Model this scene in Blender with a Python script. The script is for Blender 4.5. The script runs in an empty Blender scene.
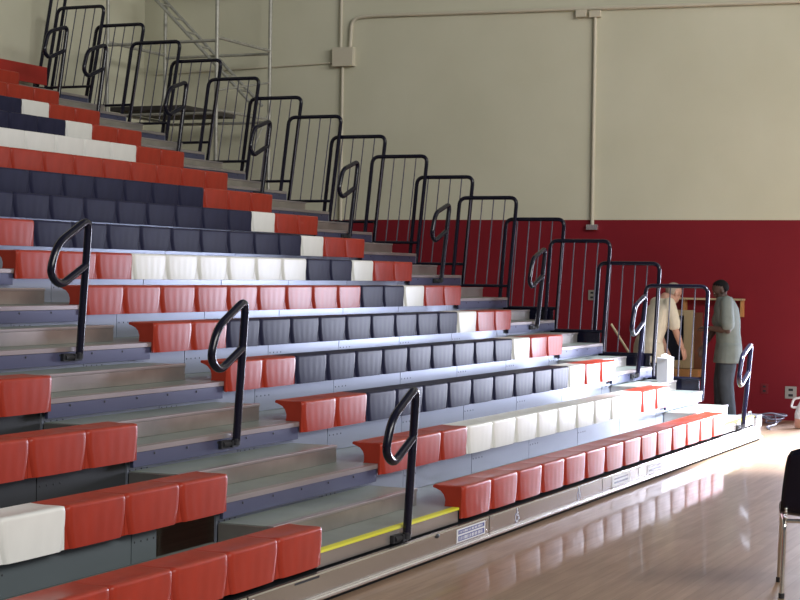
import bpy, bmesh, math, random
from mathutils import Vector, Matrix
random.seed(7)
S = bpy.context.scene
COL = S.collection
PI = math.pi

# ------------------------------------------------------------------ dimensions
W = 0.508            # seat module width
RUN, RISE = 0.56956, 0.24486
NSEAT = 14
XA, XB = -2.01, 0.0  # centre aisle
XS = NSEAT * W       # end of the right-hand seat section
XE = 8.60            # end of the decks
XL = -5.4            # decks run out of the frame here
ROWS = 16
WALLX, WALLY = 11.4, 9.5
def nose(k): return (k - 1) * RUN
def deckz(k): return k * RISE + 0.010

# ------------------------------------------------------------------ materials
def principled(name, color, rough=0.5, metal=0.0, spec=0.5, coat=0.0, coat_rough=0.1):
    m = bpy.data.materials.new(name); m.use_nodes = True
    b = m.node_tree.nodes['Principled BSDF']
    b.inputs['Base Color'].default_value = (*color, 1)
    b.inputs['Roughness'].default_value = rough
    b.inputs['Metallic'].default_value = metal
    b.inputs['Specular IOR Level'].default_value = spec
    b.inputs['Coat Weight'].default_value = coat
    b.inputs['Coat Roughness'].default_value = coat_rough
    return m
def mottle(m, scale, amount, stretch=(1, 1, 1), rough_amount=0.0, detail=4):
    """small colour variation from noise in object space"""
    nt = m.node_tree; b = nt.nodes['Principled BSDF']
    tc = nt.nodes.new('ShaderNodeTexCoord'); mp = nt.nodes.new('ShaderNodeMapping')
    mp.inputs['Scale'].default_value = stretch
    n = nt.nodes.new('ShaderNodeTexNoise'); n.inputs['Scale'].default_value = scale; n.inputs['Detail'].default_value = detail
    nt.links.new(tc.outputs['Object'], mp.inputs['Vector']); nt.links.new(mp.outputs['Vector'], n.inputs['Vector'])
    c = b.inputs['Base Color'].default_value[:3]
    r = nt.nodes.new('ShaderNodeValToRGB')
    r.color_ramp.elements[0].position = 0.3; r.color_ramp.elements[1].position = 0.7
    r.color_ramp.elements[0].color = (*[max(0, x * (1 - amount)) for x in c], 1)
    r.color_ramp.elements[1].color = (*[min(1, x * (1 + amount)) for x in c], 1)
    nt.links.new(n.outputs['Fac'], r.inputs['Fac']); nt.links.new(r.outputs['Color'], b.inputs['Base Color'])
    if rough_amount:
        mr = nt.nodes.new('ShaderNodeMapRange')
        rr = b.inputs['Roughness'].default_value
        mr.inputs['To Min'].default_value = rr - rough_amount; mr.inputs['To Max'].default_value = rr + rough_amount
        nt.links.new(n.outputs['Fac'], mr.inputs['Value']); nt.links.new(mr.outputs['Result'], b.inputs['Roughness'])
    return m
M = {}
M['red'] = mottle(principled('red_plastic', (0.375, 0.040, 0.022), 0.34, 0, 0.20), 9, 0.10, (1, 1, 0.5))
M['navy'] = mottle(principled('navy_plastic', (0.026, 0.027, 0.058), 0.40, 0, 0.06), 9, 0.12, (1, 1, 0.5))
M['white'] = mottle(principled('white_plastic', (0.82, 0.82, 0.79), 0.32, 0, 0.2), 9, 0.03, (1, 1, 0.5))
M['deck'] = mottle(principled('deck_board', (0.21, 0.245, 0.23), 0.36, 0, 0.6), 6, 0.10)
M['nosing'] = mottle(principled('nosing_aluminium', (0.40, 0.36, 0.37), 0.28, 0.55), 5, 0.08, (0.3, 1, 1))
M['yellow'] = principled('yellow_nosing', (0.78, 0.74, 0.05), 0.45)
M['fascia'] = mottle(principled('fascia_steel', (0.075, 0.083, 0.16), 0.32, 0.3, 0.5), 3, 0.10, (0.4, 1, 1))
M['fascia_bare'] = mottle(principled('fascia_bare_steel', (0.42, 0.38, 0.36), 0.26, 0.6), 3, 0.10, (0.4, 1, 1))
M['riser'] = mottle(principled('riser_steel', (0.33, 0.365, 0.46), 0.33, 0.55, 0.5), 4, 0.06, (0.3, 1, 1))
M['riser_open'] = principled('dark_gap_panel', (0.020, 0.022, 0.026), 0.5)  # near-black panel standing in for the dark open gap under the left seats
M['riser_dim'] = mottle(principled('riser_shaded', (0.095, 0.115, 0.125), 0.45, 0, 0.3), 4, 0.06, (0.3, 1, 1))  # darker copy of the riser steel, left footwell shade put into the colour
M['step'] = mottle(principled('step_galvanised', (0.46, 0.43, 0.41), 0.30, 0.75), 2.5, 0.25, (0.8, 1, 1), 0.08)
M['tread'] = mottle(principled('step_tread', (0.27, 0.31, 0.28), 0.36, 0, 0.6), 6, 0.08)
M['skirt'] = mottle(principled('skirt_stainless', (0.50, 0.46, 0.43), 0.20, 0.75), 3, 0.08, (0.4, 1, 2))
M['bright'] = principled('bright_trim', (0.75, 0.72, 0.75), 0.25, 0.8)
M['black'] = principled('black_paint', (0.006, 0.006, 0.018), 0.22, 0, 0.4)
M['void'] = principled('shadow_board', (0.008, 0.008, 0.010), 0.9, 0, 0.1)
M['dark'] = principled('dark_rubber', (0.02, 0.02, 0.025), 0.6)
M['picket'] = principled('picket_steel', (0.16, 0.16, 0.20), 0.22, 0.5)
M['galv'] = mottle(principled('galvanised_tube', (0.42, 0.42, 0.38), 0.5, 0.4), 20, 0.15)
M['beige'] = principled('painted_conduit', (0.60, 0.56, 0.45), 0.5)
M['plank'] = mottle(principled('scaffold_plank', (0.05, 0.045, 0.04), 0.8), 6, 0.3)
M['wood'] = mottle(principled('pale_wood', (0.50, 0.40, 0.24), 0.5), 4, 0.15, (1, 1, 0.2))
M['orange_wood'] = mottle(principled('orange_wood', (0.55, 0.27, 0.10), 0.45), 4, 0.2, (1, 0.3, 1))
M['trim_brown'] = mottle(principled('brown_trim', (0.16, 0.06, 0.03), 0.5), 4, 0.2)
M['outlet_red'] = principled('painted_outlet', (0.17, 0.012, 0.018), 0.45)
M['glass'] = principled('dark_glass', (0.008, 0.010, 0.02), 0.08, 0, 0.5)
M['chrome'] = principled('chrome', (0.80, 0.78, 0.72), 0.14, 1.0)
M['sign_white'] = principled('sign_white', (0.75, 0.76, 0.80), 0.4)
M['sign_blue'] = principled('sign_blue', (0.06, 0.07, 0.28), 0.4)
M['grey_plastic'] = principled('grey_plastic', (0.33, 0.33, 0.36), 0.5)
M['paper'] = principled('white_paper', (0.85, 0.85, 0.83), 0.7)
M['cable'] = principled('cable_rubber', (0.16, 0.16, 0.22), 0.5)
M['steel_plate'] = principled('outlet_plate', (0.45, 0.44, 0.40), 0.35, 0.6)
M['skin_dark'] = principled('skin_dark', (0.075, 0.040, 0.030), 0.5)
M['skin_light'] = principled('skin_light', (0.48, 0.27, 0.20), 0.5)
M['hair_black'] = principled('hair_black', (0.005, 0.005, 0.006), 0.8, 0, 0.2)
M['hair_grey'] = principled('hair_grey', (0.32, 0.28, 0.23), 0.7)
M['shirt_green'] = mottle(principled('shirt_grey_green', (0.19, 0.225, 0.215), 0.8), 12, 0.08)
M['shirt_cream'] = mottle(principled('shirt_cream', (0.68, 0.62, 0.50), 0.8), 12, 0.06)
M['trouser_blue'] = mottle(principled('trouser_slate', (0.055, 0.070, 0.092), 0.8), 12, 0.15)
M['trouser_dark'] = mottle(principled('trouser_dark', (0.035, 0.035, 0.045), 0.8), 12, 0.15)
M['shoe'] = principled('shoe_leather', (0.02, 0.018, 0.018), 0.4)
M['pink_plastic'] = principled('peach_plastic', (0.72, 0.36, 0.25), 0.4)
M['red_panel'] = mottle(principled('red_board', (0.42, 0.025, 0.018), 0.5), 3, 0.08)

def wall_material(name, red_to):
    m = principled(name, (0.6, 0.57, 0.46), 0.62, 0, 0.3)
    nt = m.node_tree; b = nt.nodes['Principled BSDF']
    tc = nt.nodes.new('ShaderNodeTexCoord'); sp = nt.nodes.new('ShaderNodeSeparateXYZ')
    nt.links.new(tc.outputs['Object'], sp.inputs[0])
    lt = nt.nodes.new('ShaderNodeMath'); lt.operation = 'LESS_THAN'; lt.inputs[1].default_value = red_to
    nt.links.new(sp.outputs['Z'], lt.inputs[0])
    n = nt.nodes.new('ShaderNodeTexNoise'); n.inputs['Scale'].default_value = 0.9; n.inputs['Detail'].default_value = 6
    nt.links.new(tc.outputs['Object'], n.inputs['Vector'])
    def ramp(a, c):
        r = nt.nodes.new('ShaderNodeValToRGB')
        r.color_ramp.elements[0].position = 0.3; r.color_ramp.elements[1].position = 0.75
        r.color_ramp.elements[0].color = (*a, 1); r.color_ramp.elements[1].color = (*c, 1)
        nt.links.new(n.outputs['Fac'], r.inputs['Fac']); return r
    cream = ramp((0.60, 0.59, 0.46), (0.66, 0.65, 0.52)); red = ramp((0.185, 0.007, 0.016), (0.220, 0.010, 0.020))
    mx = nt.nodes.new('ShaderNodeMix'); mx.data_type = 'RGBA'
    nt.links.new(lt.outputs[0], mx.inputs['Factor']); nt.links.new(cream.outputs[0], mx.inputs['A']); nt.links.new(red.outputs[0], mx.inputs['B'])
    nt.links.new(mx.outputs['Result'], b.inputs['Base Color'])
    # faint painted block courses
    mp = nt.nodes.new('ShaderNodeMapping'); mp.inputs['Rotation'].default_value = (PI / 2, 0, PI / 2)
    br = nt.nodes.new('ShaderNodeTexBrick'); br.inputs['Scale'].default_value = 1.0
    br.inputs['Brick Width'].default_value = 1.2; br.inputs['Row Height'].default_value = 1.2; br.inputs['Mortar Size'].default_value = 0.006
    cx = nt.nodes.new('ShaderNodeCombineXYZ'); ad = nt.nodes.new('ShaderNodeMath'); ad.operation = 'ADD'
    nt.links.new(sp.outputs['X'], ad.inputs[0]); nt.links.new(sp.outputs['Y'], ad.inputs[1])
    nt.links.new(ad.outputs[0], cx.inputs['X']); nt.links.new(sp.outputs['Z'], cx.inputs['Y'])
    nt.links.new(cx.outputs[0], br.inputs['Vector'])
    bp = nt.nodes.new('ShaderNodeBump'); bp.inputs['Strength'].default_value = 0.12; bp.inputs['Distance'].default_value = 0.01; bp.invert = True
    nt.links.new(br.outputs['Fac'], bp.inputs['Height']); nt.links.new(bp.outputs['Normal'], b.inputs['Normal'])
    return m
M['wall_far'] = wall_material('far_wall_paint', 2.46)
M['wall_back'] = wall_material('back_wall_paint', -5)

def floor_material():
    m = principled('varnished_maple', (0.3, 0.2, 0.13), 0.48, 0, 0.5, 0.26, 0.06)
    nt = m.node_tree; b = nt.nodes['Principled BSDF']; b.inputs['Coat IOR'].default_value = 1.38
    tc = nt.nodes.new('ShaderNodeTexCoord')
    br = nt.nodes.new('ShaderNodeTexBrick'); br.offset = 0.37
    br.inputs['Scale'].default_value = 1.0; br.inputs['Brick Width'].default_value = 1.7; br.inputs['Row Height'].default_value = 0.085
    br.inputs['Mortar Size'].default_value = 0.0012; br.inputs['Mortar Smooth'].default_value = 0.3; br.inputs['Bias'].default_value = 0.0
    br.inputs['Color1'].default_value = (0.30, 0.195, 0.125, 1); br.inputs['Color2'].default_value = (0.37, 0.245, 0.160, 1)
    br.inputs['Mortar'].default_value = (0.16, 0.10, 0.06, 1)
    nt.links.new(tc.outputs['Object'], br.inputs['Vector'])
    mp = nt.nodes.new('ShaderNodeMapping'); mp.inputs['Scale'].default_value = (1.2, 14, 1)
    n = nt.nodes.new('ShaderNodeTexNoise'); n.inputs['Scale'].default_value = 1.6; n.inputs['Detail'].default_value = 6
    nt.links.new(tc.outputs['Object'], mp.inputs['Vector']); nt.links.new(mp.outputs['Vector'], n.inputs['Vector'])
    r = nt.nodes.new('ShaderNodeValToRGB'); r.color_ramp.elements[0].position = 0.25; r.color_ramp.elements[1].position = 0.8
    r.color_ramp.elements[0].color = (0.72, 0.70, 0.70, 1); r.color_ramp.elements[1].color = (1.15, 1.15, 1.15, 1)
    nt.links.new(n.outputs['Fac'], r.inputs['Fac'])
    mx = nt.nodes.new('ShaderNodeMix'); mx.data_type = 'RGBA'; mx.blend_type = 'MULTIPLY'; mx.inputs['Factor'].default_value = 1
    nt.links.new(br.outputs['Color'], mx.inputs['A']); nt.links.new(r.outputs['Color'], mx.inputs['B'])
    nt.links.new(mx.outputs['Result'], b.inputs['Base Color'])
    n2 = nt.nodes.new('ShaderNodeTexNoise'); n2.inputs['Scale'].default_value = 1.3; n2.inputs['Detail'].default_value = 3
    nt.links.new(tc.outputs['Object'], n2.inputs['Vector'])
    bp = nt.nodes.new('ShaderNodeBump'); bp.inputs['Strength'].default_value = 0.05; bp.inputs['Distance'].default_value = 0.02
    nt.links.new(n2.outputs['Fac'], bp.inputs['Height']); nt.links.new(bp.outputs['Normal'], b.inputs['Coat Normal'])
    return m
M['floor'] = floor_material()

# ------------------------------------------------------------------ mesh helpers
class MB:
    def __init__(s): s.v = []; s.f = []; s.m = []; s.mats = []
    def mat(s, m):
        if m not in s.mats: s.mats.append(m)
        return s.mats.index(m)
    def add(s, vs, fs, m):
        o = len(s.v); i = s.mat(m)
        s.v += [tuple(v) for v in vs]; s.f += [tuple(o + a for a in f) for f in fs]; s.m += [i] * len(fs); return s
    def box(s, x0, x1, y0, y1, z0, z1, m, bev=0.0):
        if bev <= 0:
            vs = [(x, y, z) for x in (x0, x1) for y in (y0, y1) for z in (z0, z1)]
            fs = [(0, 1, 3, 2), (4, 6, 7, 5), (0, 4, 5, 1), (2, 3, 7, 6), (0, 2, 6, 4), (1, 5, 7, 3)]
            return s.add(vs, fs, m)
        bm = bmesh.new(); bmesh.ops.create_cube(bm, size=1)
        for v in bm.verts:
            v.co = Vector(((x0 + x1) / 2 + v.co.x * (x1 - x0), (y0 + y1) / 2 + v.co.y * (y1 - y0), (z0 + z1) / 2 + v.co.z * (z1 - z0)))
        bmesh.ops.bevel(bm, geom=bm.edges[:], offset=bev, segments=2, affect='EDGES', profile=0.5)
        return s.bm(bm, m)
    def bm(s, bm, m, mtx=None):
        bm.verts.index_update()
        vs = [(mtx @ v.co) if mtx else v.co.copy() for v in bm.verts]
        fs = [[v.index for v in f.verts] for f in bm.faces]; bm.free()
        return s.add(vs, fs, m)
    def tube(s, pts, r, m, seg=10, closed=False, caps=True):
        pts = [Vector(p) for p in pts]; n = len(pts); rings = []
        rad = r if isinstance(r, (list, tuple)) else [r] * n
        up = None
        for i, p in enumerate(pts):
            a = pts[i - 1] if (i > 0 or closed) else pts[i]; b = pts[(i + 1) % n] if (i < n - 1 or closed) else pts[i]
            t = (b - a).normalized()
            if up is None:
                up = Vector((0, 0, 1)) if abs(t.z) < 0.9 else Vector((1, 0, 0))
            side = t.cross(up).normalized(); up = side.cross(t).normalized()
            rings.append([p + (math.cos(2 * PI * k / seg) * side + math.sin(2 * PI * k / seg) * up) * rad[i] for k in range(seg)])
        vs = [v for rg in rings for v in rg]; fs = []
        for i in range(n if closed else n - 1):
            j = (i + 1) % n
            for k in range(seg):
                l = (k + 1) % seg
                fs.append((i * seg + k, i * seg + l, j * seg + l, j * seg + k))
        if caps and not closed:
            fs.append(tuple(range(seg))[::-1]); fs.append(tuple((n - 1) * seg + k for k in range(seg)))
        return s.add(vs, fs, m)
    def cyl(s, a, b, r, m, seg=14): return s.tube([a, b], r, m, seg)
    def ball(s, c, r, m, sx=1, sy=1, sz=1, seg=12):
        bm = bmesh.new(); bmesh.ops.create_uvsphere(bm, u_segments=seg, v_segments=max(6, seg * 2 // 3), radius=1)
        return s.bm(bm, m, Matrix.Translation(c) @ Matrix.Diagonal((r * sx, r * sy, r * sz, 1)))
    def extrude_profile(s, prof, x0, x1, m):
        """closed (y,z) profile swept along x"""
        n = len(prof)
        vs = [(x0, y, z) for y, z in prof] + [(x1, y, z) for y, z in prof]
        fs = [(i, (i + 1) % n, n + (i + 1) % n, n + i) for i in range(n)] + [tuple(range(n))[::-1], tuple(range(n, 2 * n))]
        return s.add(vs, fs, m)
    def mesh(s, name, smooth=40):
        me = bpy.data.meshes.new(name); me.from_pydata([tuple(v) for v in s.v], [], s.f)
        for m in s.mats: me.materials.append(M[m])
        me.polygons.foreach_set('material_index', s.m)
        b = bmesh.new(); b.from_mesh(me); bmesh.ops.recalc_face_normals(b, faces=b.faces[:]); b.to_mesh(me); b.free()
        if smooth:
            me.polygons.foreach_set('use_smooth', [True] * len(me.polygons)); me.set_sharp_from_angle(angle=math.radians(smooth))
        me['weighted'] = 1 if smooth else 0
        me.update(); return me
def link(name, me, parent=None, loc=(0, 0, 0)):
    o = bpy.data.objects.new(name, me); COL.objects.link(o); o.location = loc
    if parent: o.parent = parent
    if me.get('weighted'):
        w_ = o.modifiers.new('weighted_normals', 'WEIGHTED_NORMAL'); w_.keep_sharp = True
    return o
def build(name, mb, parent=None, loc=(0, 0, 0), smooth=40): return link(name, mb.mesh(name, smooth), parent, loc)
def tag(o, label=None, cat=None, group=None, kind=None):
    if label: o['label'] = label
    if cat: o['category'] = cat
    if group: o['group'] = group
    if kind: o['kind'] = kind
    return o
def empty(name, loc, label, cat, group=None, rz=0):
    o = bpy.data.objects.new(name, None); COL.objects.link(o); o.location = loc; o.rotation_euler = (0, 0, rz); o.empty_display_size = 0.1
    return tag(o, label, cat, group)
def fillet(pts, r, n=5, closed=False):
    pts = [Vector(p) for p in pts]; out = []; N = len(pts)
    for i, p in enumerate(pts):
        if not closed and i in (0, N - 1): out.append(p); continue
        a = pts[i - 1] - p; b = pts[(i + 1) % N] - p
        rr = min(r, a.length * 0.48, b.length * 0.48)
        A = p + a.normalized() * rr; B = p + b.normalized() * rr
        for k in range(n + 1):
            t = k / n; out.append((1 - t) ** 2 * A + 2 * t * (1 - t) * p + t * t * B)
    return out
ORD = ['zeroth', 'first', 'second', 'third', 'fourth', 'fifth', 'sixth', 'seventh', 'eighth', 'ninth', 'tenth', 'eleventh', 'twelfth',
       'thirteenth', 'fourteenth', 'fifteenth', 'sixteenth']
def rowname(k): return 'bottom row' if k == 1 else 'top row' if k == ROWS else ORD[k] + ' row up'

# ------------------------------------------------------------------ the room
def structure(name, mb, smooth=0): return tag(build(name, mb, smooth=smooth), kind='structure')
structure('floor', MB().box(-16, WALLX, -13, WALLY, -0.2, 0.0, 'floor'))
DY0, DY1, DZ = -1.95, -0.25, 2.15      # doorway in the far wall, just beyond the edge of the picture
wf = MB()
wf.box(WALLX, WALLX + 0.25, DY1, WALLY + 0.25, -0.2, 9, 'wall_far')
wf.box(WALLX, WALLX + 0.25, -13, DY0, -0.2, 9, 'wall_far')
wf.box(WALLX, WALLX + 0.25, DY0, DY1, DZ, 9, 'wall_far')
structure('wall_far', wf)
structure('wall_back', MB().box(-16, WALLX, WALLY, WALLY + 0.25, -0.2, 9, 'wall_back'))
dl = MB().box(WALLX + 0.26, WALLX + 1.24, DY0 - 0.06, DY0 - 0.015, 0.01, DZ - 0.03, 'grey_plastic', 0.004)
d1 = tag(build('door_1', dl), kind='structure')
build('door_handle', MB().cyl((WALLX + 1.14, DY0 - 0.015, 1.0), (WALLX + 1.14, DY0 + 0.05, 1.0), 0.012, 'chrome').cyl((WALLX + 1.14, DY0 + 0.045, 1.0), (WALLX + 1.02, DY0 + 0.045, 1.0), 0.011, 'chrome'), d1)
structure('ground_outside', MB().box(WALLX, WALLX + 9, -9, 6, -0.25, -0.02, 'riser'))

# ------------------------------------------------------------------ seats
def seat_mesh(color):
    w = W - 0.003; h = w / 2
    zt, zb = 0.134, -0.070
    front = [zb, zb + 0.012, -0.045, -0.025, 0.0, 0.025, 0.05, 0.075, 0.095, 0.108, 0.117, 0.124]
    # profile as (y, z, recess weight); front first, then round the top edge, back and down
    prof = [(0.0, z, 1.0) for z in front] + [(0.0035, 0.130, 0.8), (0.012, 0.1345, 0.45), (0.03, 0.1355, 0.15), (0.07, 0.134, 0), (0.12, 0.133, 0), (0.17, 0.135, 0),
            (0.205, 0.136, 0), (0.213, 0.130, 0), (0.212, 0.119, 0), (0.190, 0.112, 0), (0.160, 0.098, 0), (0.138, 0.075, 0), (0.128, 0.045, 0), (0.129, 0.015, 0), (0.133, 0.0015, 0),
            (0.030, 0.0015, 0), (0.030, zb, 0)]
    NI = 21
    def half(z):
        t = min(1, max(0, (0.085 - z) / 0.155))
        hw = h - 0.010 - 0.036 * t ** 1.6
        if z > 0.105: hw -= 0.012 * ((z - 0.105) / 0.03) ** 2
        return hw
    verts = []; faces = []
    NC = NI + 6
    for (y, z, rw) in prof:
        hw = half(min(z, 0.134)) if rw > 0 else half(0.1)
        xs = [-h, -hw - 0.009, -hw] + [-hw + 0.012 + (2 * hw - 0.024) * i / (NI - 1) for i in range(NI)] + [hw, hw + 0.009, h]
        for i, x in enumerate(xs):
            dy = 0
            if rw > 0:
                if i in (0, 1, NC - 2, NC - 1): dy = 0.017 * rw
                elif i in (2, NC - 3): dy = 0.006 * rw
                else:
                    u = (x / hw)
                    fl = 0.0005 * math.cos(u * PI * 5) * max(0, 1 - (abs(z - 0.02) / 0.12) ** 2)
                    dy = (-0.004 * (1 - u * u) + fl) * rw + 0.002
            dz = 0
            if z > 0.12 and y < 0.2 and i in (0, 1, NC - 2, NC - 1): dz = -0.004
            if z > 0.12 and 0.03 < y < 0.2 and 2 < i < NC - 3: dz = -0.006 * (1 - (x / hw) ** 2)
            verts.append((x + h, y + dy, z + dz))
    n = len(prof)
    for j in range(n):
        jj = (j + 1) % n
        for i in range(NC - 1):
            faces.append((j * NC + i, j * NC + i + 1, jj * NC + i + 1, jj * NC + i))
    faces.append([j * NC for j in range(n)]); faces.append([j * NC + NC - 1 for j in range(n)][::-1])
    mb = MB().add(verts, faces, color)
    return mb.mesh('seat_module_' + color, 38)
SEAT = {c: seat_mesh(c) for c in ('red', 'navy', 'white')}

def colors(spec): return [{'R': 'red', 'N': 'navy', 'W': 'white'}[c] for c in spec]
PAT = {1: 'RRRRRRRRRRRRRR', 2: 'RRRWWWWWWWWWRR', 3: 'RRNNNNNNNNNWRR', 4: 'RRNNNNNNNNNWRR', 5: 'RRNNNNNNNNNWRR', 6: 'RRRRRRRRRNNWRR',
       7: 'RRRWWWWWWNNWRR', 8: 'RRNNNNNNNNNWRR', 9: 'RNNNNNNNNNNWRR', 10: 'RNNNNNNNNNNRRR', 11: 'RRRRRRRRRRRRRR', 12: 'RWWWWWWWWWWWRR',
       13: 'RNNNNNNNNNNWRR', 14: 'RNNNNNNNNNNWRR', 15: 'RRRRRRRRRRRRRR', 16: 'RRRRRRRRRRRRRR'}
FIRST = {1: 0, 2: 0, 3: 0, 4: 0, 5: 0, 6: 0, 7: 0, 8: 1, 9: 2, 10: 4, 11: 5, 12: 6, 13: 8, 14: 9, 15: 11, 16: 12}
def place_seat(color, x, k, label):
    o = bpy.data.objects.new('seat_module', SEAT[color]); COL.objects.link(o)
    o.location = (x + 0.0015, nose(k), deckz(k)); tag(o, label, 'seat', 'plastic seats on the bleachers')
for k in range(1, ROWS + 1):
    cs = colors(PAT[k])
    for n in range(FIRST[k], NSEAT):
        if k <= 7 and n < 7:
            where = ('first' if n == 0 else ORD[n + 1]) + ' right of the aisle'
        else:
            j = NSEAT - n
            where = ('at the far right end' if j == 1 else ORD[j] + ' from the far right end')
        place_seat(cs[n], n * W, k, f"{cs[n]} ribbed plastic bleacher seat, {where}, {rowname(k)}")
LEFT = {1: 'RRRRRR', 2: 'RRRWW', 3: 'RRRR', 4: 'RR'}
for k, spec in LEFT.items():
    for n, c in enumerate(colors(spec)):
        where = 'beside the aisle on its left' if n == 0 else ORD[n + 1] + ' left of the aisle'
        place_seat(c, XA - (n + 1) * W, k, f"{c} ribbed plastic bleacher seat, {where}, {rowname(k)}")

# ------------------------------------------------------------------ tiers
def step_mesh(x0, x1):
    return (MB().box(x0, x1, 0.305, RUN + 0.070, 0.001, 0.104, 'step', 0.003).mesh('step'),
            MB().box(x0 + 0.01, x1 - 0.01, 0.345, RUN + 0.068, 0.1045, 0.109, 'tread').mesh('step_tread'),
            MB().box(x0 - 0.002, x1 + 0.002, 0.298, 0.343, 0.092, 0.112, 'nosing', 0.004).mesh('step_nosing'))
STEPL, STEPR = step_mesh(XA + 0.004, -0.045), step_mesh(XS + 0.05, 8.52)
deck_me = MB().box(XL, XE, 0.076, RUN + 0.11, -0.03, 0.0, 'deck').mesh('deck')
nos = MB(); nos.extrude_profile([(0.031, -0.030), (0.031, -0.003), (0.036, 0.001), (0.0755, 0.001), (0.0755, -0.032)], XA, XB, 'nosing'); nos_me = nos.mesh('nosing')
nos = MB(); nos.extrude_profile([(0.031, -0.030), (0.031, -0.003), (0.036, 0.001), (0.0755, 0.001), (0.0755, -0.032)], XS, XE, 'nosing'); nosr_me = nos.mesh('nosing')
yn = MB(); yn.extrude_profile([(0.031, -0.014), (0.031, -0.003), (0.036, 0.001), (0.0755, 0.001), (0.0755, -0.032), (0.040, -0.014)], XA, XB, 'yellow'); ynos_me = yn.mesh('nosing')
yn = MB(); yn.extrude_profile([(0.031, -0.014), (0.031, -0.003), (0.036, 0.001), (0.0755, 0.001), (0.0755, -0.032), (0.040, -0.014)], XS, XE, 'yellow'); ynosr_me = yn.mesh('nosing')
def fascia_mesh(x0, x1, mat, z0, z1, screws=True):
    fa = MB().box(x0, x1, 0.038, 0.060, z0, z1, mat, 0.002)
    x = x0 + 0.22
    while screws and x < x1 - 0.05:
        fa.ball((x, 0.037, -0.050), 0.0075, 'dark', 1, 0.5, 1, 8); x += 0.36
    return fa.mesh('fascia')
FASC = [fascia_mesh(a, b, 'fascia', -0.115, -0.0325) for a, b in ((XA, XB), (XS, XE))]
FASC1 = [fascia_mesh(a, b, 'fascia_bare', -0.092, -0.015, False) for a, b in ((XA, XB), (XS, XE))]
def riser_mesh(spans, left='riser_open'):
    mb = MB()
    for a, b in spans:
        x = a
        while x < b - 0.01:
            e = min(b, x + 1.27)
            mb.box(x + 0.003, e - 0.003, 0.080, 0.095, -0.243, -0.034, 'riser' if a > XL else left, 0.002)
            for dx in (0.03, 0.09, 0.15, 0.21):
                mb.ball((x + dx, 0.080, -0.135), 0.006, 'dark', 1, 0.4, 1, 6)
            x = e
    return mb.mesh('riser')
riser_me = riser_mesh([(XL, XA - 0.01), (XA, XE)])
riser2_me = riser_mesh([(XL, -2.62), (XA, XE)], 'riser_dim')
end_me = MB().box(XE, XE + 0.02, 0.04, RUN + 0.11, -0.115, 0.0, 'riser', 0.002).mesh('end_plate')
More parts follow.
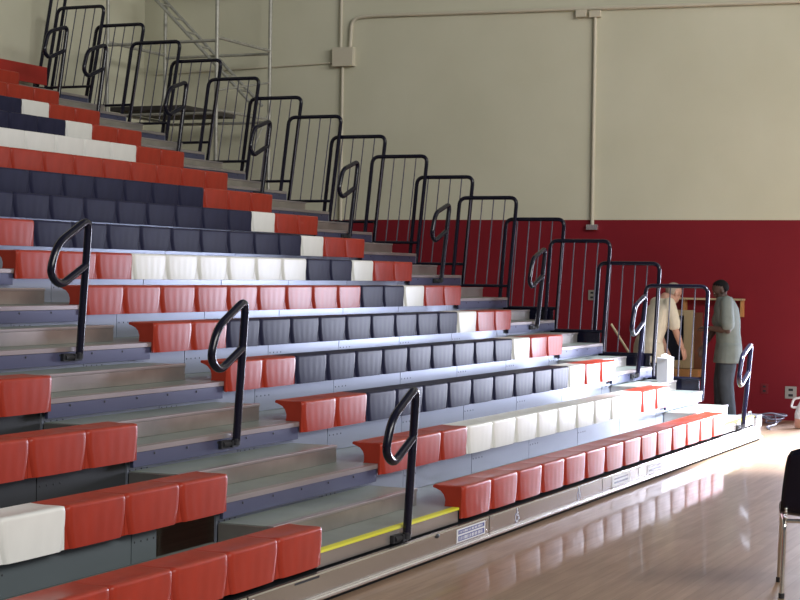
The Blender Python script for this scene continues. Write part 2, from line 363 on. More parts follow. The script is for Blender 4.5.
for k in range(1, ROWS + 1):
    t = empty('bleacher_tier', (0, nose(k), deckz(k)), f"long steel bleacher tier with deck and aisle steps under the {ORD[k]} seat row up" if 1 < k < ROWS else
              ("lowest steel bleacher tier with yellow nosing and low front skirt on the floor" if k == 1 else "highest steel bleacher tier carrying the top row of red seats"), 'bleachers', 'bleacher tiers')
    link('deck', deck_me, t)
    if k == 1:
        tag(link('nosing', ynos_me, t), 'yellow nosing strip'); tag(link('nosing', ynosr_me, t), 'yellow nosing strip'); [link('fascia', m_, t) for m_ in FASC1]
    else:
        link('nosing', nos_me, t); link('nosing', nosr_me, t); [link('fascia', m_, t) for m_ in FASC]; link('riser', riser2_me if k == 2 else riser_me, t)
    link('end_plate', end_me, t)
    if k < ROWS:
        for st in (STEPL, STEPR):
            if st is STEPL and k > 8: continue
            s_ = link('step', st[0], t); link('step_tread', st[1], s_); link('step_nosing', st[2], s_)
    if k == 1:
        z0 = deckz(1)
        build('dark_backing', MB().box(XL, XE, 0.064, 0.075, 0.002 - z0, -0.033, 'void').box(XL, XE, -0.019, -0.014, 0.004 - z0, 0.148 - z0, 'void'), t)  # black boards added behind the skirt so its open gaps stay dark
        for i, (a, b) in enumerate([(XL, -2.9), (-2.9, 0.38), (0.38, 2.87), (2.87, 3.88), (3.88, 6.33), (6.33, XE)]):
            mb = MB(); g = 0.009
            mb.extrude_profile([(-0.030, 0.050), (-0.030, 0.148), (-0.034, 0.154), (-0.028, 0.160), (0.0, 0.160), (0.0, 0.154), (-0.02, 0.150), (-0.02, 0.050)], a + g, b - g, 'skirt')
            for sx in (a + 0.06, b - 0.06):
                for sz in (0.075, 0.135): mb.ball((sx, -0.0305, sz), 0.007, 'bright', 1, 0.5, 1, 8)
            p = link('skirt_panel', mb.mesh('skirt_panel'), t, (0, 0, -z0))
            mb = MB(); mb.extrude_profile([(-0.050 - 0.012 * math.cos(q * PI / 4 + PI / 8), 0.036 + 0.012 * math.sin(q * PI / 4 + PI / 8)) for q in range(8)], a + g / 2, b - g / 2, 'bright')
            mb.extrude_profile([(-0.040, 0.030), (-0.040, 0.042), (-0.026, 0.052), (-0.022, 0.052), (-0.022, 0.030)], a + g, b - g, 'bright')
            build('bumper_rail', mb, p)
            mb = MB().box(a + g, b - g, -0.030, -0.024, 0.001, 0.029, 'void'); build('rubber_foot', mb, p)
            def sign(x0, x1, blue, wear=0):
                sm = MB(); sm.box(x0, x1, -0.0335, -0.0302, 0.058, 0.142, 'sign_white', 0.001)
                if blue:
                    for (q0, q1) in ((0.109, 0.134), (0.066, 0.098)):
                        sm.box(x0 + 0.02, x1 - 0.02, -0.0345, -0.0330, q0, q1, 'sign_blue')
                        xx = x0 + 0.04; rr = random.Random(3)
                        while xx < x1 - 0.06:
                            ww = rr.uniform(0.008, 0.016); sm.box(xx, xx + ww, -0.0351, -0.0340, q0 + 0.006, q1 - 0.006, 'sign_white'); xx += ww + rr.choice((0.005, 0.005, 0.016))
                else:
                    for (q0, q1) in ((0.112, 0.122), (0.080, 0.094)): sm.box(x0 + 0.05, x1 - 0.05, -0.0340, -0.0330, q0, q1, 'fascia')
                build('sign', sm, p)
            def access_mark(x):
                for mat, g, d in (('sign_blue', 1.9, 0.0008), ('sign_white', 1.0, 0.0016)):
                    am = MB(); y = 0
                    am.ball((x - 0.004, y, 0.141), 0.0085 * (0.6 + 0.4 * g), mat, 1, 1, 1, 10)
                    am.tube([(x - 0.004, y, 0.130), (x - 0.002, y, 0.100), (x + 0.022, y, 0.100), (x + 0.036, y, 0.074), (x + 0.046, y, 0.078)], 0.0048 * g, mat, 6)
                    am.tube([(x - 0.003, y, 0.118), (x + 0.020, y, 0.118)], 0.0042 * g, mat, 6)
                    am.tube([(x - 0.010 + 0.028 * math.cos(q), y, 0.088 + 0.028 * math.sin(q)) for q in [math.radians(d_) for d_ in range(115, 361, 20)]], 0.0044 * g, mat, 6)
                    am.v = [(a_, -0.0302 - d + b_ * 0.08, c_) for a_, b_, c_ in am.v]
                    tag(build('access_mark', am, p), 'white wheelchair symbol' if g == 1 else 'blue outline of the wheelchair symbol')
            if i == 1:
                sign(-0.19, 0.30, True)
                build('plug', MB().ball((-0.51, -0.031, 0.146), 0.035, 'dark', 1, 0.25, 0.4, 14), p)
                build('slot', MB().box(-2.40, -2.12, -0.0315, -0.0295, 0.138, 0.154, 'dark', 0.0005), p)
            if i == 2: access_mark(0.92); access_mark(2.28)
            if i == 3: sign(3.13, 3.62, False)
            if i == 4: sign(4.15, 4.62, False)

# red board closing the back of the top row
mb = MB().box(5.9, 8.58, 9.19, 9.22, 4.08, 4.31, 'red_panel', 0.003)
bp = tag(build('back_board', mb), 'red board standing behind the top row of seats against the back wall', 'board')
build('bracket', MB().box(8.35, 8.40, 9.221, 9.24, 3.93, 4.28, 'black').box(7.0, 7.05, 9.221, 9.24, 3.93, 4.28, 'black'), bp)

# ------------------------------------------------------------------ aisle handrails
def rail_meshes(leanx, leany, H, ear):
    z0 = -0.055; lx = leanx / (H - z0); ly = leany / (H - z0)
    def P(dx, z): return Vector((dx + lx * (z - z0), -0.004 + ly * (z - z0), z))
    loop = [P(0, z0), P(0, H), P(*ear[0]), P(*ear[1]), P(*ear[2]), P(0, H - 0.30)]
    mb = MB().tube(fillet(loop, 0.085, 6), 0.025, 'black', 12)
    return mb.mesh('post_and_loop')
bracket_me = MB().box(-0.045, 0.035, -0.004, 0.037, -0.088, -0.045, 'dark', 0.004).cyl((-0.13, 0.018, -0.065), (-0.045, 0.018, -0.065), 0.018, 'dark').box(-0.15, -0.05, 0.012, 0.036, -0.088, -0.04, 'dark', 0.003).mesh('clamp')
cap_me = MB().cyl((0, -0.004, -0.075), (0, -0.004, -0.035), 0.025, 'dark').mesh('collar')
RL = rail_meshes(0.045, -0.03, 0.815, ((-0.33, 0.645), (-0.39, 0.46), (-0.27, 0.385)))
RR = rail_meshes(0.10, -0.05, 0.800, ((-0.38, 0.680), (-0.42, 0.44), (-0.31, 0.37)))
spots = [(-0.915, k) for k in (1, 3, 5, 7)] + [(7.90, k) for k in (1, 3, 5, 7, 9, 11, 13, 15, 16)]
for x, k in spots:
    if x < 0 and k > 5: continue
    if x < 0:
        lab = {1: 'black looped handrail in the centre aisle, lowest one, beside the bottom row', 3: 'black looped handrail in the centre aisle, middle one, at the third row up',
               5: 'black looped handrail in the centre aisle, highest one, at left of picture'}[k]
    else:
        lab = {1: 'looped handrail standing alone at the bright far right foot of the bleachers', 3: 'looped handrail at the far right end, third row up, beside the man in cream',
               16: 'black looped handrail at the top row, highest on the far right end'}.get(k, f'black looped handrail on the far right end at the {ORD[k]} row up')
    r = empty('aisle_handrail', (x, nose(k), deckz(k)), lab, 'handrail', 'looped aisle handrails')
    link('post_and_loop', RL if x < 0 else RR, r); link('clamp', bracket_me, r); link('collar', cap_me, r)

# ------------------------------------------------------------------ guard rails on the far end
def guard(k, width=0.70, height=1.14):
    lean = 0.05 + 0.012 * (k - 2)
    g = empty('guard_rail', (XE - 0.01 + 0.048 * (k % 2), nose(k) + 0.05, deckz(k)), f"black guard rail with thin upright bars on the bleacher end, {ORD[k]} row up" if k < ROWS else 'black guard rail with thin upright bars on the bleacher end, top row', 'guard rail', 'guard rails along the bleacher end')
    def P(y, z, x=0.055): return Vector((x, y - lean * (z + 0.1) / (height + 0.1), z))
    build('frame', MB().tube(fillet([P(0, -0.10), P(0, height), P(width, height), P(width, 0.05)], 0.085, 6), 0.0225, 'black', 10), g)
    build('bottom_bar', MB().cyl(P(0, 0.13), P(width, 0.13), 0.017, 'black'), g)
    n = 4
    for i in range(n):
        y = width * (i + 1) / (n + 1)
        build('upright_bar', MB().cyl(P(y, 0.13), P(y, height), 0.0075, 'picket', 8), g)
    if k <= 5:
        build('kick_plate', MB().box(0.05, 0.06, 0.03, width - 0.03, 0.0, 0.12, 'black', 0.002), g)
for k in range(2, ROWS + 1): guard(k)
g = empty('corner_rail', (8.66, 9.37, deckz(16)), 'tall black corner rail rising at the back end of the top row', 'guard rail')
build('frame', MB().tube(fillet([(-0.1, -0.02, -0.02), (-0.07, -0.27, 1.5), (0.20, -0.29, 1.5), (0.20, -0.03, -0.02)], 0.08, 6), 0.022, 'black', 10), g)
build('upright_bar', MB().cyl((0.05, -0.05, 0.12), (0.06, -0.275, 1.48), 0.0075, 'picket', 8), g)
build('bottom_bar', MB().cyl((-0.1, -0.045, 0.13), (0.20, -0.055, 0.13), 0.015, 'black', 8), g)

# ------------------------------------------------------------------ conduits and fittings on the far wall
wx = WALLX
c = empty('wall_conduit', (wx, 6.3, 4.6), 'cream painted conduit running along the top of the far wall to a junction box', 'conduit')
def cabs(name, mb): return build(name, mb, c, (-wx, -6.3, -4.6))
cabs('junction_box', MB().box(wx - 0.10, wx - 0.002, 6.15, 6.46, 4.54, 4.80, 'beige', 0.006))
cabs('raceway', MB().tube(fillet([(wx - 0.03, 6.22, 4.79), (wx - 0.03, 6.20, 5.20), (wx - 0.03, 5.9, 5.215), (wx - 0.03, -0.1, 5.125)], 0.16, 6), 0.026, 'beige', 10))
cabs('raceway', MB().cyl((wx - 0.03, 6.36, 4.79), (wx - 0.03, 6.36, 9.0), 0.022, 'beige'))
cabs('raceway', MB().cyl((wx - 0.03, 6.33, 4.55), (wx - 0.03, 6.33, 2.2), 0.022, 'beige'))
cabs('raceway', MB().cyl((wx - 0.02, 6.45, 4.60), (wx - 0.02, 9.3, 4.53), 0.012, 'beige'))
c2 = empty('drop_conduit', (wx, 2.77, 2.4), 'cream vertical conduit dropping down the far wall to a small bright box', 'conduit')
def cabs2(name, mb): return build(name, mb, c2, (-wx, -2.77, -2.4))
cabs2('raceway', MB().cyl((wx - 0.03, 2.755, 5.06), (wx - 0.03, 2.755, 2.40), 0.024, 'beige'))
cabs2('elbow_box', MB().box(wx - 0.075, wx - 0.002, 2.68, 2.83, 5.05, 5.135, 'beige', 0.005))
cabs2('elbow_box', MB().box(wx - 0.075, wx - 0.002, 2.87, 3.01, 5.06, 5.15, 'beige', 0.005))
cabs2('end_box', MB().box(wx - 0.06, wx - 0.002, 2.68, 2.83, 2.33, 2.40, 'bright', 0.005))
def wall_plate(name, y0, y1, z0, z1, mat, label, sock='socket'):
    o = empty(name, (wx, (y0 + y1) / 2, (z0 + z1) / 2), label, 'outlet' if 'outlet' in name else 'switch')
    a, b = (y1 - y0) / 2, (z1 - z0) / 2
    build('plate', MB().box(-0.012, -0.001, -a, a, -b, b, mat, 0.003), o)
    m = MB()
    for s in (-1, 1): m.box(-0.0145, -0.0115, -a * 0.4, a * 0.4, s * b * 0.45 - b * 0.2, s * b * 0.45 + b * 0.2, 'dark', 0.001)
    build(sock, m, o)
wall_plate('wall_outlet', 0.47, 0.56, 0.32, 0.44, 'outlet_red', 'small red painted outlet low on the red wall')
wall_plate('wall_outlet', 0.12, 0.26, 0.27, 0.42, 'steel_plate', 'steel outlet plate low on the red wall at right edge')
wall_plate('wall_switch', 2.70, 2.80, 1.43, 1.56, 'steel_plate', 'small steel switch plate on the red wall behind the guard rails', 'toggle')
# framed wall cabinet between the two men
cb = empty('wall_cabinet', (wx, 1.75, 0.4), 'pale wood framed wall cabinet with dark glass between the two men', 'cabinet')
def cbb(name, mb): return build(name, mb, cb, (-wx, -1.81, -0.4))
f_ = MB()
for (y0, y1, z0, z1) in ((1.46, 1.58, 0.60, 1.33), (1.92, 2.02, 0.60, 1.33), (1.58, 1.92, 1.26, 1.33), (1.58, 1.92, 0.60, 0.70)):
    f_.box(wx - 0.10, wx - 0.002, y0, y1, z0, z1, 'wood', 0.006)
cbb('frame', f_)
cbb('glass_door', MB().box(wx - 0.06, wx - 0.04, 1.58, 1.92, 0.70, 1.26, 'glass'))
cbb('shelf', MB().box(wx - 0.22, wx - 0.002, 1.36, 2.05, 0.50, 0.595, 'orange_wood', 0.008))
cbb('side_board', MB().box(wx - 0.05, wx - 0.002, 1.36, 1.455, 0.60, 1.30, 'trim_brown', 0.004))
nb = empty('wall_shelf', (wx, 1.1, 1.2), 'thin pale wall shelf half hidden behind the man in green', 'shelf')
build('plank', MB().box(-0.16, -0.002, -0.33, 0.55, 0.262, 0.285, 'wood', 0.004), nb)
for y in (-0.32, 0.40): build('bracket', MB().extrude_profile([(y, 0.261), (y, 0.06), (y + 0.035, 0.06), (y + 0.035, 0.261)], -0.09, -0.002, 'orange_wood'), nb)

# ------------------------------------------------------------------ scaffold tower behind the guard rails
sc = empty('scaffold_tower', (10.2, 7.9, 0), 'galvanised scaffold tower with stair and plank platform beside the far wall', 'scaffold')
def sca(name, mb): return build(name, mb, sc, (-10.2, -7.9, 0))
X0, X1, Y0, Y1 = 9.45, 10.9, 7.2, 8.85
for (x, y) in ((X0, Y0), (X1, Y0), (X0, Y1), (X1, Y1)):
    sca('upright', MB().cyl((x, y, 0.02), (x, y, 6.4), 0.026, 'galv'))
    sca('foot', MB().box(x - 0.07, x + 0.07, y - 0.07, y + 0.07, 0.0, 0.02, 'galv', 0.003))
for z in (2.1, 4.69, 3.76, 5.7):
    for x in (X0, X1): sca('ledger', MB().cyl((x, Y0, z), (x, Y1, z), 0.020, 'galv'))
    for y in (Y0, Y1): sca('ledger', MB().cyl((X0, y, z + 0.04), (X1, y, z + 0.04), 0.020, 'galv'))
sca('brace', MB().cyl((X1, Y0, 4.30), (X0, Y0, 4.05), 0.014, 'galv'))
sca('brace', MB().cyl((X0, Y0, 2.2), (X1, Y0, 3.9), 0.014, 'galv'))
sca('platform', MB().box(X0 + 0.03, X1 - 0.03, Y0 + 0.5, Y1 - 0.03, 3.82, 3.88, 'plank', 0.004))
st = MB()
for xo in (10.55, 10.85): st.cyl((xo, 8.95, 5.60), (xo, 7.28, 3.98), 0.022, 'galv')
for i in range(1, 8):
    t = i / 8; st.cyl((10.55, 8.95 - 1.67 * t, 5.60 - 1.62 * t), (10.85, 8.95 - 1.67 * t, 5.60 - 1.62 * t), 0.014, 'galv')
sca('stair', st)

# ------------------------------------------------------------------ odds and ends
b_ = empty('waste_bin', (8.22, 0.92, deckz(2) + 0.110), 'grey bin with crumpled paper standing on the step by the man in cream', 'bin')
bm_ = MB(); z1 = 0.255
bm_.extrude_profile([(-0.055, 0.002), (0.055, 0.002), (0.062, z1), (0.054, z1), (0.048, 0.012), (-0.048, 0.012), (-0.054, z1), (-0.062, z1)], -0.125, 0.125, 'grey_plastic')
for s in (-1, 1): bm_.box(s * 0.125 - 0.005, s * 0.125 + 0.005, -0.058, 0.058, 0.003, z1 - 0.002, 'grey_plastic', 0.002)
build('body', bm_, b_); rm = MB()
rm.tube(fillet([(-0.13, -0.062, z1), (0.13, -0.062, z1), (0.13, 0.062, z1), (-0.13, 0.062, z1)], 0.02, 3, True), 0.007, 'grey_plastic', 8, True); build('rim', rm, b_)
pp = MB(); rr = random.Random(5)
for i in range(5):
    bm = bmesh.new(); bmesh.ops.create_icosphere(bm, subdivisions=2, radius=0.042)
    for v in bm.verts: v.co *= rr.uniform(0.75, 1.15)
    pp.bm(bm, 'paper', Matrix.Translation((-0.07 + 0.035 * i, rr.uniform(-0.012, 0.012), z1 - 0.02 + rr.uniform(0, 0.03))))
tag(build('paper', pp, b_), 'crumpled white paper')
br = empty('broom', (8.78, 0.95, 0.0), 'wooden broom leaning against the guard rails behind the bleacher end', 'broom')
build('handle', MB().tube([(0.0, 0.02, 0.10), (0.0, 0.36, 0.62), (-0.02, 0.745, 1.20)], 0.013, 'wood'), br)
build('head', MB().box(-0.03, 0.03, -0.17, 0.17, 0.06, 0.10, 'wood', 0.008), br)
bs = MB()
for i in range(14):
    for s in (-1, 0, 1): bs.cyl((s * 0.018, -0.155 + i * 0.024, 0.07), (s * 0.028, -0.158 + i * 0.0245, 0.002), 0.008, 'dark', 5)
build('bristles', bs, br)

# things lying on the floor at the far right
tl = empty('tool_case', (10.15, 0.42, 0), 'small pale tool case on the floor right of the far handrail', 'case')
build('body', MB().box(-0.15, 0.15, -0.115, 0.115, 0.0, 0.125, 'sign_white', 0.012), tl)
build('lid', MB().box(-0.155, 0.155, -0.12, 0.12, 0.126, 0.15, 'grey_plastic', 0.01), tl)
build('handle', MB().tube(fillet([(-0.06, 0, 0.148), (-0.06, 0, 0.18), (0.06, 0, 0.18), (0.06, 0, 0.148)], 0.02, 4), 0.009, 'sign_white', 8), tl)
def cable(seed, x, y, label, mat):
    rr = random.Random(seed); pts = []
    for i in range(46):
        a = i * 0.42; rad = 0.10 + 0.03 * math.sin(i * 0.9 + seed) + 0.0015 * i
        pts.append((x + rad * 1.3 * math.cos(a), y + rad * 0.9 * math.sin(a), 0.012 + 0.0022 * i + 0.05 * max(0, math.sin(i * 0.35 + seed)) ** 3))
    pts += [(x - 0.35, y - 0.12, 0.03), (x - 0.6, y - 0.06, 0.012), (x - 0.85, y - 0.15, 0.012)]
    tag(build('cable_coil', MB().tube(fillet(pts, 0.05, 3), 0.011, mat, 6)), label, 'cable', 'cable coils on the floor')
cable(1, 10.75, 0.28, 'dark coiled cable on the floor under the wall outlet', 'cable')
cable(4, 11.1, -0.22, 'pale coiled cable by the wall at right edge of picture', 'sign_white')
bt = empty('plastic_jug', (10.35, -0.17, 0), 'white plastic jug with peach base standing at the right edge by the wall', 'jug')
jg = MB(); prof = [(0.105, 0.115), (0.105, 0.17), (0.085, 0.24), (0.05, 0.31), (0.03, 0.36), (0.03, 0.39)]
jg.tube([(0, 0, z) for r, z in prof], [r for r, z in prof], 'sign_white', 20)
build('body', jg, bt)
build('base', MB().tube([(0, 0, 0.0), (0, 0, 0.01), (0, 0, 0.08), (0, 0, 0.114)], [0.09, 0.105, 0.108, 0.105], 'pink_plastic', 20), bt)
build('handle', MB().tube(fillet([(0, 0.07, 0.24), (0, 0.15, 0.24), (0, 0.12, 0.34), (0, 0.02, 0.36)], 0.03, 4), 0.013, 'sign_white', 8), bt)
build('cap', MB().cyl((0, 0, 0.39), (0, 0, 0.42), 0.034, 'pink_plastic'), bt)

# ------------------------------------------------------------------ stacking chair, seen from behind
ch = empty('stacking_chair', (-0.485, -2.345, 0), 'black plastic stacking chair with chrome legs at the right edge of the floor', 'chair', rz=math.radians(13))
def shell():
    mb = MB(); R = 15; C = 17; vs = []; fs = []
    path = [(0.27, 0.425, 0.20), (0.20, 0.445, 0.215), (0.10, 0.445, 0.222), (0.0, 0.437, 0.225), (-0.10, 0.430, 0.225), (-0.17, 0.432, 0.224), (-0.215, 0.452, 0.223),
            (-0.240, 0.49, 0.222), (-0.254, 0.54, 0.220), (-0.266, 0.60, 0.216), (-0.277, 0.66, 0.210), (-0.287, 0.72, 0.204), (-0.296, 0.77, 0.196), (-0.301, 0.80, 0.180), (-0.303, 0.813, 0.140)]
    for (px, pz, hw) in path:
        for i in range(C):
            u = -1 + 2 * i / (C - 1)
            back = min(1, max(0, (pz - 0.45) / 0.1))
            vs.append((px + back * 0.035 * u * u, u * hw * 1.15, pz + (1 - back) * 0.02 * (u * u)))
    for j in range(R - 1):
        for i in range(C - 1): fs.append((j * C + i, j * C + i + 1, (j + 1) * C + i + 1, (j + 1) * C + i))
    mb.add(vs, fs, 'black'); o = build('seat_shell', mb, ch, smooth=60)
    so = o.modifiers.new('thickness', 'SOLIDIFY'); so.thickness = 0.008; so.offset = 0
shell()
for s, nm in ((1, 'leg_frame'), (-1, 'leg_frame')):
    mb = MB().tube(fillet([(-0.265, s * 0.245, 0.012), (-0.235, s * 0.235, 0.415), (0.19, s * 0.235, 0.415), (0.265, s * 0.245, 0.012)], 0.05, 5), 0.0125, 'chrome', 12)
    fr = build(nm, mb, ch)
    for x in (-0.265, 0.265): build('glide', MB().cyl((x, s * 0.245, 0.0), (x, s * 0.245, 0.028), 0.016, 'dark'), fr)
build('cross_bar', MB().cyl((-0.215, -0.235, 0.415), (-0.215, 0.235, 0.415), 0.011, 'chrome'), ch)
build('cross_bar', MB().cyl((0.17, -0.235, 0.415), (0.17, 0.235, 0.415), 0.011, 'chrome'), ch)
rv = MB()
for s in (-1, 1):
    for i in range(4): rv.ball((-0.243 - 0.001 * i, s * 0.228, 0.435 + 0.016 * i), 0.0085, 'chrome', 1, 1, 1, 8)
build('rivets', rv, ch)

# ------------------------------------------------------------------ people
def remeshed(name, mb, voxel, smooth_iter=4):
    me = bpy.data.meshes.new(name + '_raw'); me.from_pydata([tuple(v) for v in mb.v], [], mb.f); me.update()
    b = bmesh.new(); b.from_mesh(me); bmesh.ops.recalc_face_normals(b, faces=b.faces[:]); b.to_mesh(me); b.free()
    o = bpy.data.objects.new('raw', me); COL.objects.link(o)
    r = o.modifiers.new('r', 'REMESH'); r.mode = 'VOXEL'; r.voxel_size = voxel; r.use_smooth_shade = True
    s = o.modifiers.new('s', 'SMOOTH'); s.iterations = smooth_iter; s.factor = 0.5
    dg = bpy.context.evaluated_depsgraph_get(); out = bpy.data.meshes.new_from_object(o.evaluated_get(dg)); out.name = name
    bpy.data.objects.remove(o); bpy.data.meshes.remove(me)
    out.materials.clear()
    out.polygons.foreach_set('use_smooth', [True] * len(out.polygons))
    return out
def limb(mb, pts, rads, flat=None, seg=14):
    """tapered limb: ball joints and cones that the remesh fuses into one surface"""
    mb.tube(pts, rads, 'skin_dark', seg)
    for p, r in zip(pts, rads): mb.ball(Vector(p), r * 0.995, 'skin_dark', seg=12)
def ell(mb, c, rx, ry, rz): mb.ball(Vector(c), 1, 'skin_dark', rx, ry, rz, 18)
def hand(mb, wrist, d, palm_n, curl=0.5, s=1.0):
    """palm, four unequal bent fingers and a thumb leaving the side of the palm"""
    d = Vector(d).normalized(); pn = Vector(palm_n); pn = (pn - d * pn.dot(d)).normalized(); side = d.cross(pn)
    w = Vector(wrist)
    for i, (o, L) in enumerate(((-0.030, 0.062), (-0.010, 0.074), (0.010, 0.080), (0.029, 0.071))):
        k = w + d * 0.088 * s + side * o * s
        limb(mb, [w + side * o * 0.55 * s + d * 0.01, k], [0.014 * s, 0.012 * s], seg=8)
        a = k + (d * math.cos(curl * 0.6) + pn * math.sin(curl * 0.6)) * L * 0.45 * s
        b = a + (d * math.cos(curl * 1.4) + pn * math.sin(curl * 1.4)) * L * 0.32 * s
        e = b + (d * math.cos(curl * 2.2) + pn * math.sin(curl * 2.2)) * L * 0.25 * s
        limb(mb, [k, a, b, e], [0.0105 * s, 0.0095 * s, 0.009 * s, 0.0078 * s], seg=8)
    t0 = w + d * 0.03 * s + side * 0.026 * s
    t1 = t0 + (side * 0.75 + d * 0.75 + pn * 0.35).normalized() * 0.042 * s
    t2 = t1 + (side * 0.30 + d * 0.9 + pn * 0.4).normalized() * 0.032 * s
    t3 = t2 + (d * 0.9 + pn * 0.5).normalized() * 0.024 * s
    limb(mb, [t0, t1, t2, t3], [0.015 * s, 0.012 * s, 0.0105 * s, 0.0085 * s], seg=8)
def person(name, base, rz, skin, hairm, shirtm, trousm, label, lean, headtilt, bald, armL, armR, legs, sh, hoff):
    """local frame: faces +X, up +Z, left +Y. lean = forward offset of the shoulders."""
    root = empty(name, base, label, 'person', rz=rz)
    hip = 0.93; nx = lean
    pel = Vector((-0.02, 0, hip)); chest = Vector((nx * 0.62 - 0.02, 0, hip + 0.30)); shc = Vector((nx, 0, sh))
    neck = Vector((nx + 0.035, 0, sh + 0.055))
    hd = neck + Vector((hoff[0], 0, hoff[1]))
    Rh = Matrix.Translation(hd) @ Matrix.Rotation(headtilt, 4, 'Y')
    body = MB()
    def torso(mb, g):
        rings = [(pel + Vector((0.01, 0, -0.20)), 0.145, 0.225), (pel + Vector((0.005, 0, -0.10)), 0.140, 0.215), (pel + Vector((0, 0, 0.02)), 0.130, 0.195) ] * (g > 0) + [(pel + Vector((0, 0, 0.03 if g else -0.10)), 0.122, 0.170), (pel + Vector((0, 0, 0.06 if g else 0)), 0.125, 0.172), (pel.lerp(chest, 0.5), 0.120, 0.158), (chest, 0.128, 0.172), (chest.lerp(shc, 0.6), 0.122, 0.185), (shc + Vector((0, 0, -0.01)), 0.085, 0.16), (shc + Vector((0.01, 0, 0.04)), 0.062, 0.085)]
        vs = []; fs = []; sg = 20
        for (c, rx, ry) in rings:
            for q in range(sg):
                a = 2 * PI * q / sg; vs.append((c.x + (rx + g) * math.cos(a), c.y + (ry + g) * math.sin(a), c.z))
        for j in range(len(rings) - 1):
            for q in range(sg): fs.append((j * sg + q, j * sg + (q + 1) % sg, (j + 1) * sg + (q + 1) % sg, (j + 1) * sg + q))
        fs.append(tuple(range(sg))[::-1]); fs.append(tuple((len(rings) - 1) * sg + q for q in range(sg)))
        mb.add(vs, fs, 'skin_dark')
    torso(body, 0)
    limb(body, [shc + Vector((0.01, 0, 0.0)), neck, hd + Vector((-0.01, 0, -0.05))], [0.07, 0.056, 0.055])
    def hb(c, rx, ry, rz_):
        bm = bmesh.new(); bmesh.ops.create_uvsphere(bm, u_segments=20, v_segments=14, radius=1)
        body.bm(bm, 'skin_dark', Rh @ Matrix.Translation(c) @ Matrix.Diagonal((rx, ry, rz_, 1)))
    hb((0, 0, 0.035), 0.098, 0.077, 0.092); hb((0.022, 0, -0.045), 0.070, 0.060, 0.072); hb((0.062, 0, -0.085), 0.026, 0.028, 0.022)
    hb((0.098, 0, -0.018), 0.018, 0.013, 0.016); hb((0.092, 0, 0.005), 0.010, 0.009, 0.024); hb((0.082, 0, 0.030), 0.016, 0.05, 0.012)
    hb((0.084, 0, -0.055), 0.010, 0.024, 0.006); hb((0.083, 0, -0.068), 0.011, 0.022, 0.007)
    for s in (-1, 1): hb((0.0, s * 0.076, -0.008), 0.020, 0.010, 0.032); hb((0.078, s * 0.030, 0.010), 0.010, 0.013, 0.008)
    shirt = MB(); torso(shirt, 0.026); trous = MB()
    hem = MB()
    for s, arm in ((1, armL), (-1, armR)):
        S0 = shc + Vector((0, s * 0.165, -0.02)); El, Wr, hd_dir, pn, cu = arm
        El = Vector(El); Wr = Vector(Wr)
        limb(body, [S0, S0.lerp(El, 0.5), El, El.lerp(Wr, 0.35), Wr], [0.055, 0.049, 0.040, 0.041, 0.028])
        hand(body, Wr, hd_dir, pn, cu)
        e2 = S0.lerp(El, 0.80)
        limb(shirt, [S0 + Vector((0, -s * 0.01, 0)), S0.lerp(El, 0.45), e2], [0.076, 0.076, 0.080])
    for s, (kn, an, toe) in ((1, legs[0]), (-1, legs[1])):
        H0 = Vector((-0.01, s * 0.088, hip - 0.06)); kn = Vector(kn); an = Vector(an)
        limb(body, [H0, H0.lerp(kn, 0.5), kn, kn.lerp(an, 0.35), an], [0.085, 0.074, 0.055, 0.054, 0.036])
        ft = Vector((toe[0], toe[1], 0)).normalized()
        limb(body, [an + Vector((0, 0, -0.035)) - ft * 0.03, an + ft * 0.07 + Vector((0, 0, -0.045)), an + ft * 0.15 + Vector((0, 0, -0.058))], [0.034, 0.034, 0.022])
        limb(trous, [H0 + Vector((0, 0, 0.02)), H0.lerp(kn, 0.5), kn, kn.lerp(an, 0.45), an + Vector((0, 0, -0.02))], [0.112, 0.106, 0.094, 0.088, 0.084])
        sm = MB(); limb(sm, [an + Vector((0, 0, -0.047)) - ft * 0.04, an + ft * 0.07 + Vector((0, 0, -0.050)), an + ft * 0.165 + Vector((0, 0, -0.058))], [0.043, 0.043, 0.032])
        sm.box(0, 0.001, 0, 0.001, an.z - 0.06, an.z - 0.059, 'shoe')
        me = remeshed('shoe', sm, 0.008); me.materials.append(M['shoe'])
        zmin = min(v.co.z for v in me.vertices)
        for v in me.vertices: v.co.z = max(v.co.z, 0.002)
        link('shoe', me, root)
    ell(trous, pel + Vector((0, 0, -0.03)), 0.142, 0.185, 0.11)
    bo = link('body', remeshed('body', body, 0.0065, 5), root); bo.data.materials.append(M[skin])
    so = link('shirt', remeshed('shirt', shirt, 0.012, 6), root); so.data.materials.append(M[shirtm])
    to = link('trousers', remeshed('trousers', trous, 0.012, 6), root); to.data.materials.append(M[trousm])
    hm = MB()
    bm = bmesh.new(); bmesh.ops.create_uvsphere(bm, u_segments=24, v_segments=18, radius=1)
    zc = -0.1 if not bald else -0.05
    dead = [v for v in bm.verts if (v.co.z < 0.10 + 0.75 * v.co.x if v.co.x > -0.1 else v.co.z < -0.75)]
    bmesh.ops.delete(bm, geom=dead, context='VERTS')
    hm.bm(bm, hairm, Rh @ Matrix.Translation((-0.004, 0, 0.036)) @ Matrix.Diagonal((0.104, 0.083, 0.099 if not bald else 0.096, 1)))
    ho = build('hair', hm, root, smooth=80)
    sd = ho.modifiers.new('thickness', 'SOLIDIFY'); sd.thickness = 0.012; sd.offset = -1
    ey = MB()
    for s in (-1, 1):
        e = Rh @ Vector((0.0885, s * 0.030, 0.011)); ey.ball(e, 0.0065, 'paper', 0.6, 1, 0.7, 8); ey.ball(Rh @ Vector((0.0925, s * 0.030, 0.011)), 0.0032, 'dark', 0.6, 1, 1, 6)
    build('eyes', ey, root)
    return root
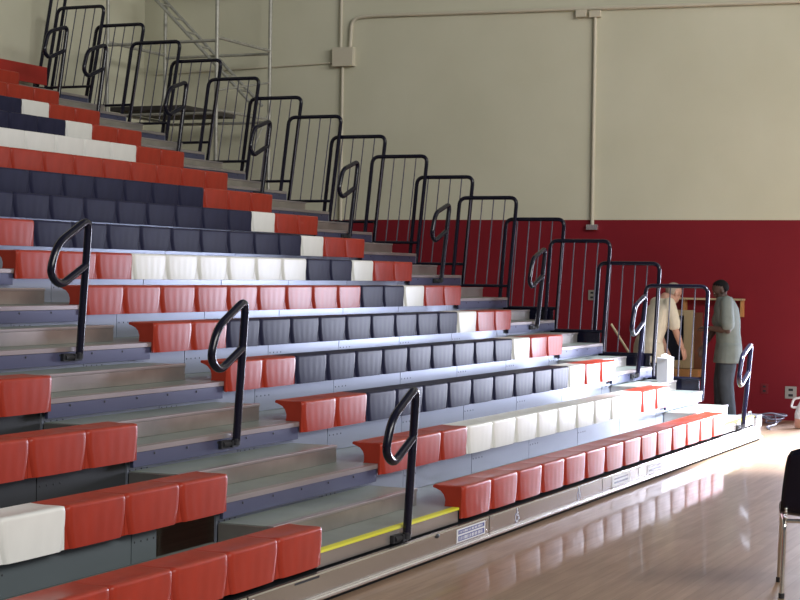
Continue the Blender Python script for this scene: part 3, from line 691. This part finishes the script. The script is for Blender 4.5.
# both men face along the wall: the man in green looks left (towards +Y), the man in cream right (towards -Y)
person('person', (10.45, 0.77, 0), PI / 2 + 0.35, 'skin_dark', 'hair_black', 'shirt_green', 'trouser_blue',
       'man with black hair in grey green shirt and slate trousers, looking down by the wall', 0.03, 0.45, False,
       ((0.02, 0.22, 1.12), (0.22, 0.12, 1.14), (0.9, -0.35, 0.1), (0, -0.3, -1), 0.6),
       ((0.10, -0.22, 1.16), (0.25, -0.17, 0.93), (0.35, 0.0, -1), (-0.3, 1, 0), 0.4),
       (((0.02, 0.10, 0.50), (-0.03, 0.11, 0.095), (1, 0.15)), ((0.05, -0.10, 0.50), (0.04, -0.11, 0.095), (1, -0.15))), 1.475, (0.012, 0.055))
person('person', (10.05, 1.60, 0), -PI / 2 + 0.80, 'skin_light', 'hair_grey', 'shirt_cream', 'trouser_dark',
       'grey haired man in cream short sleeved shirt, stooping behind the guard rails', 0.16, 0.30, True,
       ((0.24, 0.24, 1.10), (0.34, 0.20, 0.86), (0.35, -0.05, -1), (-0.4, -1, 0), 0.35),
       ((0.20, -0.24, 1.12), (0.33, -0.18, 0.90), (0.45, 0.05, -1), (-0.4, 1, 0), 0.35),
       (((0.05, 0.10, 0.50), (-0.02, 0.12, 0.095), (1, 0.1)), ((0.02, -0.10, 0.50), (-0.08, -0.12, 0.095), (1, -0.1))), 1.445, (0.11, 0.045))

# ------------------------------------------------------------------ light
wd = bpy.data.worlds.new('world'); S.world = wd; wd.use_nodes = True
wd.node_tree.nodes['Background'].inputs['Color'].default_value = (0.86, 0.90, 1.0, 1)
wd.node_tree.nodes['Background'].inputs['Strength'].default_value = 0.12
def area(name, loc, target, sx, sy, energy, color, spread=180):
    l = bpy.data.lights.new(name, 'AREA'); l.shape = 'RECTANGLE'; l.size = sx; l.size_y = sy; l.energy = energy; l.color = color; l.spread = math.radians(spread)
    o = bpy.data.objects.new(name, l); COL.objects.link(o); o.location = loc
    o.rotation_euler = (Vector(target) - Vector(loc)).to_track_quat('-Z', 'Y').to_euler(); return o
area('doorway_daylight', (WALLX + 0.55, (DY0 + DY1) / 2, 1.15), (4.0, -0.1, 0.2), 1.7, 2.1, 240, (0.76, 0.81, 1.0), 105)
area('room_fill', (-5.0, -16.0, 9.5), (9.5, 4.0, 4.2), 16, 3.0, 2950, (1.0, 0.98, 0.93))  # unseen broad fill light added to lift the far wall and seats
area('overhead_fill', (7.0, -4.0, 9.0), (7.5, -2.5, 0), 6, 8, 150, (1.0, 0.95, 0.86))  # soft fill added overhead for decks and upper wall, no real lamp

sp = bpy.data.lights.new('corner_spot_fill', 'SPOT'); sp.energy = 66000; sp.color = (0.88, 0.92, 1.0); sp.spot_size = math.radians(24); sp.spot_blend = 1.0; sp.shadow_soft_size = 0.5  # unseen spot added to overexpose the far right foot of the bleachers
so = bpy.data.objects.new('corner_spot_fill', sp); COL.objects.link(so); so.location = (7.0, -7.5, 10.5)
so.rotation_euler = (Vector((7.6, -0.45, 0.0)) - so.location).to_track_quat('-Z', 'Y').to_euler()

# ------------------------------------------------------------------ camera
cam = bpy.data.cameras.new('camera'); co = bpy.data.objects.new('camera', cam); COL.objects.link(co); S.camera = co
yaw, pit, rol = math.radians(66.397), math.radians(-0.8191), math.radians(0.8296)
F = Vector((math.sin(yaw) * math.cos(pit), math.cos(yaw) * math.cos(pit), math.sin(pit)))
R0 = Vector((math.cos(yaw), -math.sin(yaw), 0)); U0 = R0.cross(F)
R = math.cos(rol) * R0 + math.sin(rol) * U0; U = -math.sin(rol) * R0 + math.cos(rol) * U0
mt = Matrix((R, U, -F)).transposed().to_4x4(); mt.translation = Vector((-10.3689, -4.07087, 1.7205)); co.matrix_world = mt
cam.sensor_fit = 'HORIZONTAL'; cam.sensor_width = 36; cam.lens = 1766.34 / 800 * 36; cam.clip_end = 200
S.view_settings.view_transform = 'Standard'; S.view_settings.look = 'None'; S.view_settings.gamma = 1.0; S.view_settings.exposure = 0.0
S.view_settings.use_curve_mapping = False
